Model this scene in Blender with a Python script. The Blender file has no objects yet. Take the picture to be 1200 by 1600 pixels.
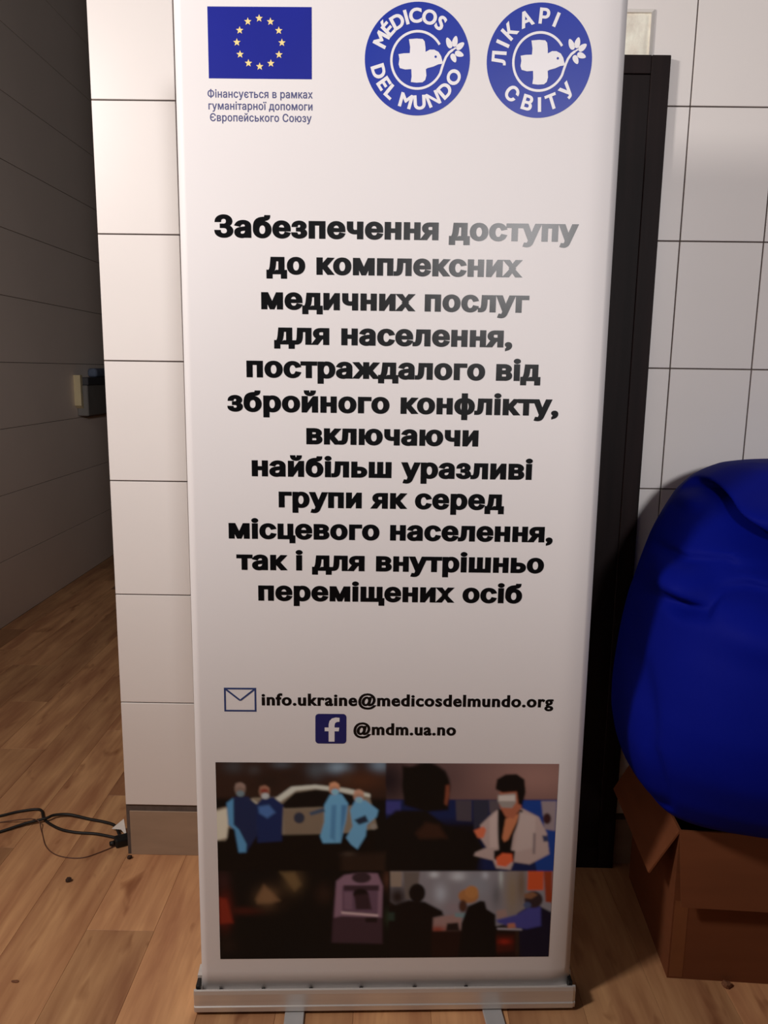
import bpy, bmesh, math, random
import numpy as np
from mathutils import Matrix, Vector
from mathutils.geometry import interpolate_bezier, delaunay_2d_cdt

random.seed(7)
SC = bpy.context.scene
COL = SC.collection

# ------------------------------------------------------------------ camera
cam_data = bpy.data.cameras.new('camera')
cam = bpy.data.objects.new('camera', cam_data)
COL.objects.link(cam)
PITCH, ROLL, YAW, EYE = 0.1786, 0.0139, 0.0076, 1.3781
cam_data.sensor_fit = 'AUTO'
cam_data.sensor_width = 36.0
cam_data.lens = 36.0 * 1220.0 / 1600.0
cam_data.clip_start = 0.02
fwd = Vector((0, math.cos(PITCH), -math.sin(PITCH)))
rgt = Vector((1, 0, 0))
dwn = Vector((0, -math.sin(PITCH), -math.cos(PITCH)))
c_, s_ = math.cos(ROLL), math.sin(ROLL)
cx, cy = c_ * rgt - s_ * dwn, s_ * rgt + c_ * dwn
RZ = Matrix.Rotation(YAW, 3, 'Z')
cx, cy, cf = RZ @ cx, RZ @ cy, RZ @ fwd
M = Matrix((cx, -cy, -cf)).transposed().to_4x4()
M.translation = (0, 0, EYE)
cam.matrix_world = M
SC.camera = cam

# ------------------------------------------------------------------ world, lamps, exposure
world = bpy.data.worlds.new('world')
SC.world = world
world.use_nodes = True
world.node_tree.nodes['Background'].inputs[0].default_value = (1.0, 0.93, 0.86, 1)
world.node_tree.nodes['Background'].inputs[1].default_value = 0.004


def lamp(name, loc, target, size, power, color):
    d = bpy.data.lights.new(name, 'AREA')
    d.shape = 'DISK'
    d.size = size
    d.energy = power
    d.color = color
    o = bpy.data.objects.new(name, d)
    COL.objects.link(o)
    o.location = loc
    o.rotation_euler = (Vector(target) - Vector(loc)).to_track_quat('-Z', 'Y').to_euler()
    return o


lamp('ceiling_lamp_left', (-1.69, 0.35, 2.52), (1.0, 1.3, 0.5), 0.34, 41, (1.0, 0.925, 0.87))
lamp('ceiling_lamp_behind', (0.95, -2.90, 2.42), (0.3, 2.0, 1.9), 0.60, 92, (1.0, 0.965, 0.97))

vs = SC.view_settings
vs.view_transform = 'Standard'
vs.look = 'None'
vs.gamma = 1.0
vs.use_curve_mapping = False
vs.exposure = 0.0


# ------------------------------------------------------------------ materials
def srgb(r, g, b):
    f = lambda c: (c / 255 / 12.92) if c / 255 <= 0.04045 else ((c / 255 + 0.055) / 1.055) ** 2.4
    return (f(r), f(g), f(b), 1.0)


def mat(name, color, rough=0.5, metal=0.0, spec=0.5, noise=None, bump=None, coords='Object'):
    """noise = (scale xyz, amount): colour variation; bump = (scale, strength)."""
    m = bpy.data.materials.new(name)
    m.use_nodes = True
    nt = m.node_tree
    p = nt.nodes['Principled BSDF']
    p.inputs['Base Color'].default_value = color
    p.inputs['Roughness'].default_value = rough
    p.inputs['Metallic'].default_value = metal
    p.inputs['Specular IOR Level'].default_value = spec
    tc = nt.nodes.new('ShaderNodeTexCoord')
    if noise:
        mp = nt.nodes.new('ShaderNodeMapping')
        mp.inputs['Scale'].default_value = noise[0]
        nt.links.new(tc.outputs[coords], mp.inputs[0])
        n = nt.nodes.new('ShaderNodeTexNoise')
        n.inputs['Scale'].default_value = 1.0
        n.inputs['Detail'].default_value = 4
        nt.links.new(mp.outputs[0], n.inputs['Vector'])
        r = nt.nodes.new('ShaderNodeValToRGB')
        a = noise[1]
        r.color_ramp.elements[0].position = 0.3
        r.color_ramp.elements[1].position = 0.7
        r.color_ramp.elements[0].color = tuple(c * (1 - a) for c in color[:3]) + (1,)
        r.color_ramp.elements[1].color = tuple(min(1, c * (1 + a)) for c in color[:3]) + (1,)
        nt.links.new(n.outputs['Fac'], r.inputs[0])
        nt.links.new(r.outputs[0], p.inputs['Base Color'])
    if bump:
        n2 = nt.nodes.new('ShaderNodeTexNoise')
        n2.inputs['Scale'].default_value = bump[0]
        n2.inputs['Detail'].default_value = 3
        nt.links.new(tc.outputs[coords], n2.inputs['Vector'])
        b = nt.nodes.new('ShaderNodeBump')
        b.inputs['Strength'].default_value = bump[1]
        b.inputs['Distance'].default_value = 0.002
        nt.links.new(n2.outputs['Fac'], b.inputs['Height'])
        nt.links.new(b.outputs[0], p.inputs['Normal'])
    return m


def plank_material():
    m = bpy.data.materials.new('laminate_oak')
    m.use_nodes = True
    nt = m.node_tree
    p = nt.nodes['Principled BSDF']
    at = nt.nodes.new('ShaderNodeAttribute')
    at.attribute_type = 'OBJECT'
    at.attribute_name = 'tone'
    geo = nt.nodes.new('ShaderNodeNewGeometry')

    def noise(sx, sy, detail, lo, hi, wmul):
        mp = nt.nodes.new('ShaderNodeMapping')
        mp.inputs['Scale'].default_value = (sx, sy, 1)
        nt.links.new(geo.outputs['Position'], mp.inputs[0])
        n = nt.nodes.new('ShaderNodeTexNoise')
        n.noise_dimensions = '4D'
        n.inputs['Scale'].default_value = 1
        n.inputs['Detail'].default_value = detail
        n.inputs['Distortion'].default_value = 0.6
        w = nt.nodes.new('ShaderNodeMath')
        w.operation = 'MULTIPLY'
        w.inputs[1].default_value = wmul
        nt.links.new(at.outputs['Fac'], w.inputs[0])
        nt.links.new(w.outputs[0], n.inputs['W'])
        nt.links.new(mp.outputs[0], n.inputs['Vector'])
        mr = nt.nodes.new('ShaderNodeMapRange')
        mr.inputs['From Min'].default_value = lo
        mr.inputs['From Max'].default_value = hi
        nt.links.new(n.outputs['Fac'], mr.inputs[0])
        return mr

    broad = noise(13, 2.2, 3, 0.35, 0.68, 31.0)
    fine = noise(70, 5, 5, 0.3, 0.7, 17.0)
    knot = noise(20, 7, 2, 0.62, 0.80, 53.0)
    r1 = nt.nodes.new('ShaderNodeValToRGB')
    r1.color_ramp.elements[0].color = srgb(182, 129, 92)
    r1.color_ramp.elements[1].color = srgb(226, 175, 126)
    nt.links.new(broad.outputs[0], r1.inputs[0])
    # tone of the single plank
    hsv = nt.nodes.new('ShaderNodeHueSaturation')
    mr = nt.nodes.new('ShaderNodeMapRange')
    mr.inputs['To Min'].default_value = 0.64
    mr.inputs['To Max'].default_value = 1.16
    nt.links.new(at.outputs['Fac'], mr.inputs[0])
    nt.links.new(mr.outputs[0], hsv.inputs['Value'])
    nt.links.new(r1.outputs[0], hsv.inputs['Color'])
    mx = nt.nodes.new('ShaderNodeMix')
    mx.data_type = 'RGBA'
    mx.blend_type = 'MULTIPLY'
    mul = nt.nodes.new('ShaderNodeMath')
    mul.operation = 'MULTIPLY'
    mul.inputs[1].default_value = 0.35
    nt.links.new(fine.outputs[0], mul.inputs[0])
    nt.links.new(mul.outputs[0], mx.inputs['Factor'])
    nt.links.new(hsv.outputs[0], mx.inputs['A'])
    mx.inputs['B'].default_value = srgb(190, 160, 140)
    mx2 = nt.nodes.new('ShaderNodeMix')
    mx2.data_type = 'RGBA'
    mx2.blend_type = 'MULTIPLY'
    mul2 = nt.nodes.new('ShaderNodeMath')
    mul2.operation = 'MULTIPLY'
    mul2.inputs[1].default_value = 0.8
    nt.links.new(knot.outputs[0], mul2.inputs[0])
    nt.links.new(mul2.outputs[0], mx2.inputs['Factor'])
    nt.links.new(mx.outputs['Result'], mx2.inputs['A'])
    mx2.inputs['B'].default_value = srgb(150, 100, 75)
    nt.links.new(mx2.outputs['Result'], p.inputs['Base Color'])
    p.inputs['Roughness'].default_value = 0.48
    p.inputs['Specular IOR Level'].default_value = 0.35
    return m


MT = {
    'plank': plank_material(),
    'underlay': mat('floor_underlay', srgb(60, 42, 32), 0.9, noise=((9, 9, 9), 0.2)),
    'tile': mat('white_glazed_tile', srgb(238, 233, 230), 0.32, spec=0.4, noise=((3, 3, 3), 0.012)),
    'grout': mat('dark_grout', srgb(92, 80, 74), 0.9, noise=((40, 40, 40), 0.2)),
    'lwall': mat('corridor_wall_panel', srgb(236, 220, 208), 0.5, spec=0.25, noise=((2, 2, 2), 0.03)),
    'plaster': mat('painted_plaster', srgb(78, 72, 68), 0.8, noise=((4, 4, 4), 0.03), bump=(60, 0.2)),
    'dimplaster': mat('grey_plaster', srgb(70, 64, 60), 0.85, noise=((4, 4, 4), 0.05)),
    'plinth': mat('beige_plinth_board', srgb(164, 140, 118), 0.7, noise=((6, 6, 30), 0.08)),
    'sheet': mat('satin_banner_film', srgb(234, 231, 232), 0.46, spec=0.2, noise=((2, 2, 2), 0.008)),
    'ink': mat('black_print', srgb(9, 10, 13), 0.27, spec=0.24, noise=((9, 9, 9), 0.1)),
    'greyink': mat('grey_blue_print', srgb(80, 84, 130), 0.4, noise=((9, 9, 9), 0.05)),
    'blueink': mat('royal_blue_print', srgb(30, 54, 164), 0.36, spec=0.3, noise=((9, 9, 9), 0.04)),
    'flagink': mat('deep_blue_print', srgb(26, 36, 146), 0.36, spec=0.3, noise=((9, 9, 9), 0.04)),
    'navyink': mat('navy_print', srgb(22, 30, 104), 0.36, noise=((9, 9, 9), 0.04)),
    'outlineink': mat('slate_blue_print', srgb(46, 66, 120), 0.36, noise=((9, 9, 9), 0.04)),
    'whiteink': mat('white_print', srgb(238, 236, 240), 0.38, noise=((9, 9, 9), 0.01)),
    'yellowink': mat('pale_yellow_print', srgb(246, 222, 150), 0.4, noise=((9, 9, 9), 0.04)),
    'alu': mat('brushed_aluminium', srgb(222, 219, 216), 0.38, metal=0.55, noise=((2, 80, 80), 0.05)),
    'blackplastic': mat('black_plastic', srgb(16, 16, 17), 0.5, noise=((30, 30, 30), 0.2)),
    'greyplastic': mat('grey_foot_plate', srgb(190, 190, 192), 0.45, metal=0.3, noise=((30, 30, 30), 0.05)),
    'wenge': mat('dark_wenge_wood', srgb(28, 18, 18), 0.55, spec=0.15, noise=((60, 60, 3), 0.3)),
    'wengepanel': mat('dark_wenge_panel', srgb(23, 15, 15), 0.55, spec=0.15, noise=((60, 60, 3), 0.3)),
    'boxframe': mat('white_glossy_frame', srgb(236, 232, 226), 0.3, noise=((20, 20, 20), 0.02)),
    'cream': mat('cream_filler', srgb(250, 240, 224), 0.7, noise=((28, 28, 28), 0.16), bump=(55, 0.8)),
    'fabric': mat('blue_nylon', (0.002, 0.006, 0.19, 1), 0.6, spec=0.04, noise=((4, 4, 4), 0.06), bump=(900, 0.12)),
    'seam': mat('blue_seam_thread', srgb(14, 24, 110), 0.7, noise=((90, 90, 90), 0.2)),
    'card': mat('brown_cardboard', srgb(112, 64, 38), 0.85, spec=0.2, noise=((3, 3, 26), 0.08)),
    'cardedge': mat('cardboard_cut_edge', srgb(196, 148, 100), 0.9, noise=((300, 300, 300), 0.2)),
    'tape': mat('packing_tape', srgb(124, 74, 44), 0.4, noise=((20, 20, 20), 0.06)),
    'cable': mat('black_rubber_cable', srgb(22, 19, 18), 0.55, noise=((60, 60, 60), 0.2)),
    'wire': mat('thin_brown_wire', srgb(96, 62, 48), 0.5, noise=((60, 60, 60), 0.1)),
    'paper': mat('white_paper', srgb(236, 232, 226), 0.7, noise=((30, 30, 30), 0.03)),
    'browncrumb': mat('brown_crumb', srgb(124, 80, 54), 0.9, noise=((200, 200, 200), 0.3)),
    'crumb': mat('dark_crumb', srgb(58, 38, 28), 0.9, noise=((200, 200, 200), 0.4)),
    'rackgrey': mat('grey_painted_metal', srgb(120, 116, 112), 0.5, noise=((10, 10, 10), 0.1)),
    'rackdark': mat('charcoal_tray', srgb(62, 62, 66), 0.6, noise=((10, 10, 10), 0.1)),
    'rackblue': mat('blue_grey_cloth', srgb(92, 102, 122), 0.8, noise=((30, 30, 30), 0.2)),
    'rackcream': mat('cream_bracket', srgb(206, 190, 150), 0.5, noise=((20, 20, 20), 0.06)),
}


# ------------------------------------------------------------------ helpers
def mesh_from(name, verts, faces, smooth=False):
    me = bpy.data.meshes.new(name)
    me.from_pydata([tuple(v) for v in verts], [], faces)
    me.update()
    if smooth:
        me.polygons.foreach_set('use_smooth', [True] * len(me.polygons))
    return me


def obj(name, me, material=None, parent=None, loc=(0, 0, 0), rot=(0, 0, 0)):
    o = bpy.data.objects.new(name, me)
    COL.objects.link(o)
    if material is not None and me is not None and not me.materials:
        me.materials.append(material)
    o.parent = parent
    o.location = loc
    o.rotation_euler = rot
    return o


def empty(name, loc=(0, 0, 0), rz=0.0):
    o = bpy.data.objects.new(name, None)
    o.empty_display_size = 0.1
    COL.objects.link(o)
    o.location = loc
    o.rotation_euler = (0, 0, rz)
    return o


def tag(o, label, cat, group=None):
    o['label'] = label
    o['category'] = cat
    if group:
        o['group'] = group
    return o


def struct(o, label=None, cat=None):
    o['kind'] = 'structure'
    if label:
        o['label'] = label
    if cat:
        o['category'] = cat
    return o


def box_mesh(name, x0, x1, y0, y1, z0, z1, bevel=0.0, seg=1):
    bm = bmesh.new()
    bmesh.ops.create_cube(bm, size=1.0)
    for v in bm.verts:
        v.co = ((x0 + x1) / 2 + v.co.x * (x1 - x0), (y0 + y1) / 2 + v.co.y * (y1 - y0), (z0 + z1) / 2 + v.co.z * (z1 - z0))
    if bevel > 0:
        bmesh.ops.bevel(bm, geom=list(bm.edges), offset=bevel, segments=seg, affect='EDGES', profile=0.5)
    me = bpy.data.meshes.new(name)
    bm.to_mesh(me)
    bm.free()
    return me


def extrude_profile(name, prof, x0, x1, smooth=False):
    """closed (y, z) profile swept along x with caps."""
    n = len(prof)
    v = [(x0, y, z) for y, z in prof] + [(x1, y, z) for y, z in prof]
    f = [(i, (i + 1) % n, n + (i + 1) % n, n + i) for i in range(n)]
    f += [tuple(range(n - 1, -1, -1)), tuple(range(n, 2 * n))]
    me = mesh_from(name, v, f)
    bm = bmesh.new()
    bm.from_mesh(me)
    bmesh.ops.recalc_face_normals(bm, faces=bm.faces)
    bm.to_mesh(me)
    bm.free()
    return me


def tube_mesh(name, pts, radius, sides=8, sub=6):
    P = [Vector(p) for p in pts]
    path = []
    for i in range(len(P) - 1):
        p0 = P[max(i - 1, 0)]
        p1, p2 = P[i], P[i + 1]
        p3 = P[min(i + 2, len(P) - 1)]
        for k in range(sub):
            t = k / sub
            path.append(0.5 * ((2 * p1) + (p2 - p0) * t + (2 * p0 - 5 * p1 + 4 * p2 - p3) * t * t + (3 * p1 - p0 - 3 * p2 + p3) * t ** 3))
    path.append(P[-1])
    v, f = [], []
    for i, p in enumerate(path):
        d = (path[min(i + 1, len(path) - 1)] - path[max(i - 1, 0)]).normalized()
        a = d.cross(Vector((0, 0, 1)))
        a = a.normalized() if a.length > 1e-4 else Vector((1, 0, 0))
        b = a.cross(d).normalized()
        for k in range(sides):
            w = 2 * math.pi * k / sides
            v.append(p + a * (radius * math.cos(w)) + b * (radius * math.sin(w)))
    for i in range(len(path) - 1):
        for k in range(sides):
            k2 = (k + 1) % sides
            f.append((i * sides + k, i * sides + k2, (i + 1) * sides + k2, (i + 1) * sides + k))
    f.append(tuple(range(sides)))
    f.append(tuple(range((len(path) - 1) * sides, len(path) * sides))[::-1])
    return mesh_from(name, v, f, True)


# ------------------------------------------------------------------ flat shapes: outlines filled by winding number
def fill_loops(loops):
    """loops: list of (n,2) arrays, outer counter-clockwise. Non-zero winding fill -> verts, tris"""
    pts, edges = [], []
    for lp in loops:
        b = len(pts)
        n = len(lp)
        pts += [Vector((float(x), float(y))) for x, y in lp]
        edges += [(b + i, b + (i + 1) % n) for i in range(n)]
    res = delaunay_2d_cdt(pts, edges, [], 0, 1e-6, False)
    V = np.array([(p.x, p.y) for p in res[0]])
    T = [t for t in res[2] if len(t) == 3]
    if not T:
        return V, []
    C = np.array([V[list(t)].mean(0) for t in T])
    wind = np.zeros(len(C))
    for lp in loops:
        A = np.asarray(lp)
        B = np.roll(A, -1, 0)
        for (ax, ay), (bx, by) in zip(A, B):
            up = (ay <= C[:, 1]) & (by > C[:, 1])
            dn = (ay > C[:, 1]) & (by <= C[:, 1])
            side = (bx - ax) * (C[:, 1] - ay) - (C[:, 0] - ax) * (by - ay)
            wind += np.where(up & (side > 0), 1, 0) - np.where(dn & (side < 0), 1, 0)
    return V, [t for t, w in zip(T, wind) if w > 0.5]


def area(lp):
    x, y = lp[:, 0], lp[:, 1]
    return 0.5 * float(np.sum(x * np.roll(y, -1) - np.roll(x, -1) * y))


def embolden(lp, ox, oy):
    d = np.roll(lp, -1, 0) - lp
    keep = np.hypot(d[:, 0], d[:, 1]) > 1e-5
    lp = lp[keep]
    d = np.roll(lp, -1, 0) - lp
    n = np.stack([d[:, 1], -d[:, 0]], 1) / (np.hypot(d[:, 0], d[:, 1])[:, None] + 1e-12)   # outward for ccw
    m = n + np.roll(n, 1, 0)
    k = (m * m).sum(1, keepdims=True)
    m = m * 2 / np.maximum(k, 0.9)
    return lp + m * np.array([ox, oy])


def text_clusters(body, spacing=1.0):
    cu = bpy.data.curves.new('lettering', 'FONT')
    cu.body = body
    cu.space_character = spacing
    o = bpy.data.objects.new('lettering', cu)
    COL.objects.link(o)
    bpy.context.view_layer.update()
    dg = bpy.context.evaluated_depsgraph_get()
    ev = o.evaluated_get(dg)
    k = ev.to_curve(dg)
    loops = []
    for s in k.splines:
        bp = s.bezier_points
        n = len(bp)
        out = []
        for i in range(n):
            a, b = bp[i], bp[(i + 1) % n]
            chord = (b.co - a.co)
            straight = ((a.handle_right - a.co).cross(chord)).length < 1e-4 and ((b.handle_left - b.co).cross(chord)).length < 1e-4
            seg = [a.co] if straight else interpolate_bezier(a.co, a.handle_right, b.handle_left, b.co, 6)[:-1]
            out += [(p.x, p.y) for p in seg]
        if len(out) > 2:
            loops.append(np.array(out))
    ev.to_curve_clear()
    bpy.data.objects.remove(o)
    bpy.data.curves.remove(cu)
    loops.sort(key=lambda l: l[:, 0].min())
    cl = []
    for l in loops:
        if cl and l[:, 0].min() < cl[-1]['hi'] - 0.01:
            cl[-1]['loops'].append(l)
            cl[-1]['hi'] = max(cl[-1]['hi'], l[:, 0].max())
        else:
            cl.append({'loops': [l], 'hi': l[:, 0].max()})
    res = []
    for c in cl:
        if sum(area(l) for l in c['loops']) < 0:
            c['loops'] = [l[::-1] for l in c['loops']]
        res.append(c['loops'])
    return res


def text_shape(body, bold=(0.0, 0.0), spacing=1.0):
    """lettering as (verts, tris) in font units, one entry per glyph"""
    out = []
    for loops in text_clusters(body, spacing):
        if bold != (0.0, 0.0):
            loops = [embolden(l, *bold) for l in loops]
        out.append(fill_loops(loops))
    return out


# ------------------------------------------------------------------ the setting
WALL_Y, CORNER_X, TW, TH, Z0 = 2.025, -0.738, 0.2064, 0.3095, 0.1565
LEFT_X, RIGHT_X, REAR_Y, END_Y, CEIL = -2.06, 2.35, -3.6, 7.2, 4.1

floor = struct(obj('floor', box_mesh('floor', LEFT_X, RIGHT_X, REAR_Y, END_Y, -0.06, -0.009), MT['underlay']),
               'brown oak laminate floor laid in long planks', 'floor')
PW = 0.169
col0 = int(math.floor((LEFT_X + 0.739) / PW))
k = 0
tone_fix = {(-1, 0): 0.62}
starts = {0: 1.72, -1: 2.34, 1: 1.36, -2: 1.52, 2: 2.1, -3: 2.05}
while True:
    ci = col0 + k
    x0 = -0.739 + ci * PW
    k += 1
    if x0 >= RIGHT_X:
        break
    xa, xb = max(x0, LEFT_X), min(x0 + PW, RIGHT_X)
    ymax = END_Y if (xa + xb) / 2 < CORNER_X else WALL_Y + 0.012
    j = starts.get(ci, random.uniform(1.0, 2.2))
    y = j - 1.285 * 5
    while y < ymax:
        ya, yb = max(y, REAR_Y), min(y + 1.285, ymax)
        if yb - ya > 0.02:
            L, Wd, g, ch = (yb - ya) / 2, (xb - xa) / 2, 0.0003, 0.0004
            V = []
            for (ins, z) in ((g, -0.009), (g, -ch), (g + ch, 0.0)):
                V += [(-Wd + ins, -L + ins, z), (Wd - ins, -L + ins, z), (Wd - ins, L - ins, z), (-Wd + ins, L - ins, z)]
            Fc = [(8, 9, 10, 11)]
            for r_ in (0, 4):
                for i in range(4):
                    Fc.append((r_ + i, r_ + (i + 1) % 4, r_ + 4 + (i + 1) % 4, r_ + 4 + i))
            pl = obj('plank', mesh_from('plank', V, Fc), MT['plank'], floor, ((xa + xb) / 2, (ya + yb) / 2, 0))
            t = random.uniform(0.15, 1.0)
            if ci == 0:
                t = 0.30 if y < 1.0 else 0.86
            if ci == 1:
                t = 0.92 if y > 1.0 else 0.35
            if ci == -1:
                t = 0.66 if ya < 2 else 0.5
            pl['tone'] = t
        y += 1.285

# back wall: grout bed with single glazed tiles set in front
wb = struct(obj('wall_back', box_mesh('wall_back', CORNER_X, RIGHT_X, WALL_Y + 0.006, WALL_Y + 0.14, 0.0, CEIL), MT['grout']),
            'white tiled back wall with dark grout lines', 'wall')
gp = 0.0016
tile_me = box_mesh('tile', -TW / 2 + gp, TW / 2 - gp, 0.0, 0.006, -TH / 2 + gp, TH / 2 - gp, 0.0009)
tile_me.materials.append(MT['tile'])
ncol = int((RIGHT_X - CORNER_X) / TW)
for r_ in range(12):
    for c in range(ncol):
        obj('tile', tile_me, None, wb, (CORNER_X + (c + 0.5) * TW, WALL_Y + random.uniform(0, 0.0006), Z0 + (r_ + 0.5) * TH),
            (random.uniform(-.0012, .0012), 0, random.uniform(-.0015, .0015)))
# strip of cut tiles up to the ceiling
cut_me = box_mesh('tile_cut', -TW / 2 + gp, TW / 2 - gp, 0.0, 0.006, 0.0, CEIL - (Z0 + 12 * TH) - 0.004, 0.0009)
cut_me.materials.append(MT['tile'])
for c in range(ncol):
    obj('tile', cut_me, None, wb, (CORNER_X + (c + 0.5) * TW, WALL_Y, Z0 + 12 * TH + gp))

bb = struct(obj('baseboard_back', box_mesh('baseboard_back', CORNER_X + 0.010, RIGHT_X, WALL_Y + 0.003, WALL_Y + 0.02, 0.0, Z0 - 0.02, 0.001), MT['plinth']),
            'beige plinth board under the white tiles', 'baseboard')

# corridor side of the back wall, corridor end and the rest of the room
struct(obj('wall_corridor', box_mesh('wall_corridor', CORNER_X, CORNER_X + 0.12, WALL_Y + 0.14, END_Y, 0.0, CEIL), MT['plaster']))
struct(obj('wall_end', box_mesh('wall_end', LEFT_X, CORNER_X, END_Y, END_Y + 0.12, 0.0, CEIL), MT['dimplaster']))
struct(obj('wall_right', box_mesh('wall_right', RIGHT_X, RIGHT_X + 0.12, REAR_Y, WALL_Y + 0.14, 0.0, CEIL), MT['plaster']))
struct(obj('wall_rear', box_mesh('wall_rear', LEFT_X, RIGHT_X, REAR_Y - 0.12, REAR_Y, 0.0, CEIL), MT['plaster']))
# unseen stepped screen behind the camera, added to block the rear lamp low down
struct(obj('shade_screen', box_mesh('shade_screen', LEFT_X, 0.62, -1.48, -1.40, 0.0, 1.97), MT['plaster']))
struct(obj('shade_screen_low', box_mesh('shade_screen_low', 0.62, RIGHT_X, -1.48, -1.40, 0.0, 1.85), MT['plaster']))
struct(obj('ceiling', box_mesh('ceiling', LEFT_X - 0.12, RIGHT_X + 0.12, REAR_Y - 0.12, END_Y + 0.12, CEIL, CEIL + 0.1), MT['plaster']))
struct(obj('trim_1', box_mesh('trim_1', LEFT_X, CORNER_X, WALL_Y + 0.01, WALL_Y + 0.14, 3.30, CEIL), MT['dimplaster']))

wl = struct(obj('wall_left', box_mesh('wall_left', LEFT_X - 0.12, LEFT_X - 0.006, REAR_Y, END_Y, 0.0, CEIL), MT['grout']),
            'dim corridor wall clad in wide horizontal panels', 'wall')
PH = 0.349
pan_me = box_mesh('panel', -0.006, 0.0, -1.56, 1.56, 0.0015, PH - 0.0015, 0.0008)
pan_me.materials.append(MT['lwall'])
for r_ in range(11):
    for y in (-1.6, 1.52, 4.64, 6.2 + 1.56):
        if y > 6.5:
            me = box_mesh('panel', -0.006, 0.0, -0.49, 0.49, 0.0015, PH - 0.0015, 0.0008)
            me.materials.append(MT['lwall'])
            obj('panel', me, None, wl, (LEFT_X, 6.7, r_ * PH))
        else:
            obj('panel', pan_me, None, wl, (LEFT_X, y, r_ * PH))

# ------------------------------------------------------------------ roll-up banner
ban = tag(empty('banner_stand', (0.0089, 1.4797, 0.0), 0.0398),
          'tall white roll-up banner with black lettering, standing in an aluminium base', 'banner')
K = 1.0135
LEAN, YS = 0.0107, 0.0195


def SU(u):
    return u * K


def SV(v):
    return v * K - 0.0186


TWIST = 0.024        # the hanging film turns a little on its way up


def sy(z, x=0.0):
    return YS + LEAN * z - TWIST * z * x


def SX(u, z):
    return SU(u) * (1 - TWIST * z * SU(u) / 1.5)


# sheet with slightly curled side edges
SHW, SHB, SHT = 0.4 * K, 0.040, 2.075
nx, nz = 60, 40
V, Fc = [], []
for j in range(nz + 1):
    z = SHB + (SHT - SHB) * j / nz
    for i in range(nx + 1):
        x = -0.4005 + (SHW + 0.4005) * i / nx
        e = max(0.0, abs(x) - 0.35) / 0.055
        curl = (0.008 if x > 0 else 0.0008) * e * e
        V.append((x * (1 - TWIST * z * x / 1.5), sy(z, x) + curl, z))
for j in range(nz):
    for i in range(nx):
        a = j * (nx + 1) + i
        Fc.append((a, a + 1, a + nx + 2, a + nx + 1))
sheet_me = mesh_from('sheet', V, Fc, True)
sheet = obj('sheet', sheet_me, MT['sheet'], ban)
so = sheet.modifiers.new('thickness', 'SOLIDIFY')
so.thickness = 0.0005
so.offset = -1.0
sheet['label'] = 'white satin banner film with curled edges'


def print_obj(name, shapes, material, layer=1, label=None):
    """shapes: list of (verts (n,2) in print metres u,v ; tris)"""
    V, Fc = [], []
    off = 0.00040 * layer
    for vs_, ts in shapes:
        b = len(V)
        for u, v in vs_:
            z = SV(v)
            x = SX(u, z)
            V.append((x, sy(z, x) - off, z))
        for t in ts:
            p = [vs_[i] for i in t]
            ar = (p[1][0] - p[0][0]) * (p[2][1] - p[0][1]) - (p[2][0] - p[0][0]) * (p[1][1] - p[0][1])
            t2 = tuple(b + i for i in t)
            Fc.append(t2 if ar > 0 else t2[::-1])
    o = obj(name, mesh_from(name, V, Fc), material, sheet)
    if label:
        o['label'] = label
    return o


def text_line(name, body, u0, u1, v, xheight, bold, spacing, material, layer=1, ref=0.518):
    """one line of print, each word a mesh of its own"""
    sh = text_shape(body, bold, spacing)
    allv = np.concatenate([s[0] for s in sh])
    mn, mx = allv[:, 0].min(), allv[:, 0].max()
    sx = (u1 - u0) / (mx - mn)
    sy_ = xheight / (ref + 2 * bold[1])
    words, last = [[]], None
    for vs_, ts in sh:
        lo, hi = vs_[:, 0].min(), vs_[:, 0].max()
        if last is not None and lo - last > 0.19:
            words.append([])
        last = hi
        words[-1].append((np.stack([(vs_[:, 0] - mn) * sx + u0, (vs_[:, 1] + bold[1]) * sy_ + v], 1), ts))
    for w in words:
        print_obj(name, w, material, layer)


HEAD = [
    ("Забезпечення доступу", -0.3337, 0.3320, 1.6150),
    ("до комплексних", -0.2404, 0.2314, 1.5512),
    ("медичних послуг", -0.2506, 0.2462, 1.4880),
    ("для населення,", -0.2276, 0.2176, 1.4245),
    ("постраждалого від", -0.2796, 0.2739, 1.3630),
    ("збройного конфлікту,", -0.3166, 0.3115, 1.2985),
    ("включаючи", -0.1685, 0.1599, 1.2383),
    ("найбільш уразливі", -0.2726, 0.2667, 1.1754),
    ("групи як серед", -0.2219, 0.2142, 1.1154),
    ("місцевого населення,", -0.3189, 0.3129, 1.0527),
    ("так і для внутрішньо", -0.3051, 0.2982, 0.9904),
    ("переміщених осіб", -0.2636, 0.2575, 0.9285),
]
for body, u0, u1, v in HEAD:
    text_line('headline_word', body, u0, u1, v, 0.0298, (0.062, 0.040), 1.10, MT['ink'])
text_line('address_text', "info.ukraine@medicosdelmundo.org", -0.2600, 0.3315, 0.7100, 0.0182, (0.045, 0.030), 1.12, MT['ink'], ref=0.46)
text_line('address_text', "@mdm.ua.no", -0.0752, 0.1341, 0.6477, 0.0182, (0.045, 0.030), 1.12, MT['ink'], ref=0.46)
for body, u0, u1, v in [("Фінансується в рамках", -0.3401, -0.1551, 1.8544),
                        ("гуманітарної допомоги", -0.3390, -0.1556, 1.8344),
                        ("Європейського Союзу", -0.3367, -0.1572, 1.8148)]:
    text_line('caption_word', body, u0, u1, v, 0.0098, (0.020, 0.015), 1.06, MT['greyink'])


def ring_loop(cu_, cv, r, n=72, ccw=True):
    a = np.linspace(0, 2 * math.pi, n, endpoint=False)
    lp = np.stack([cu_ + r * np.cos(a), cv + r * np.sin(a)], 1)
    return lp if ccw else lp[::-1]


def quad(u0, u1, v0, v1):
    return np.array([(u0, v0), (u1, v0), (u1, v1), (u0, v1)])


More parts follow.
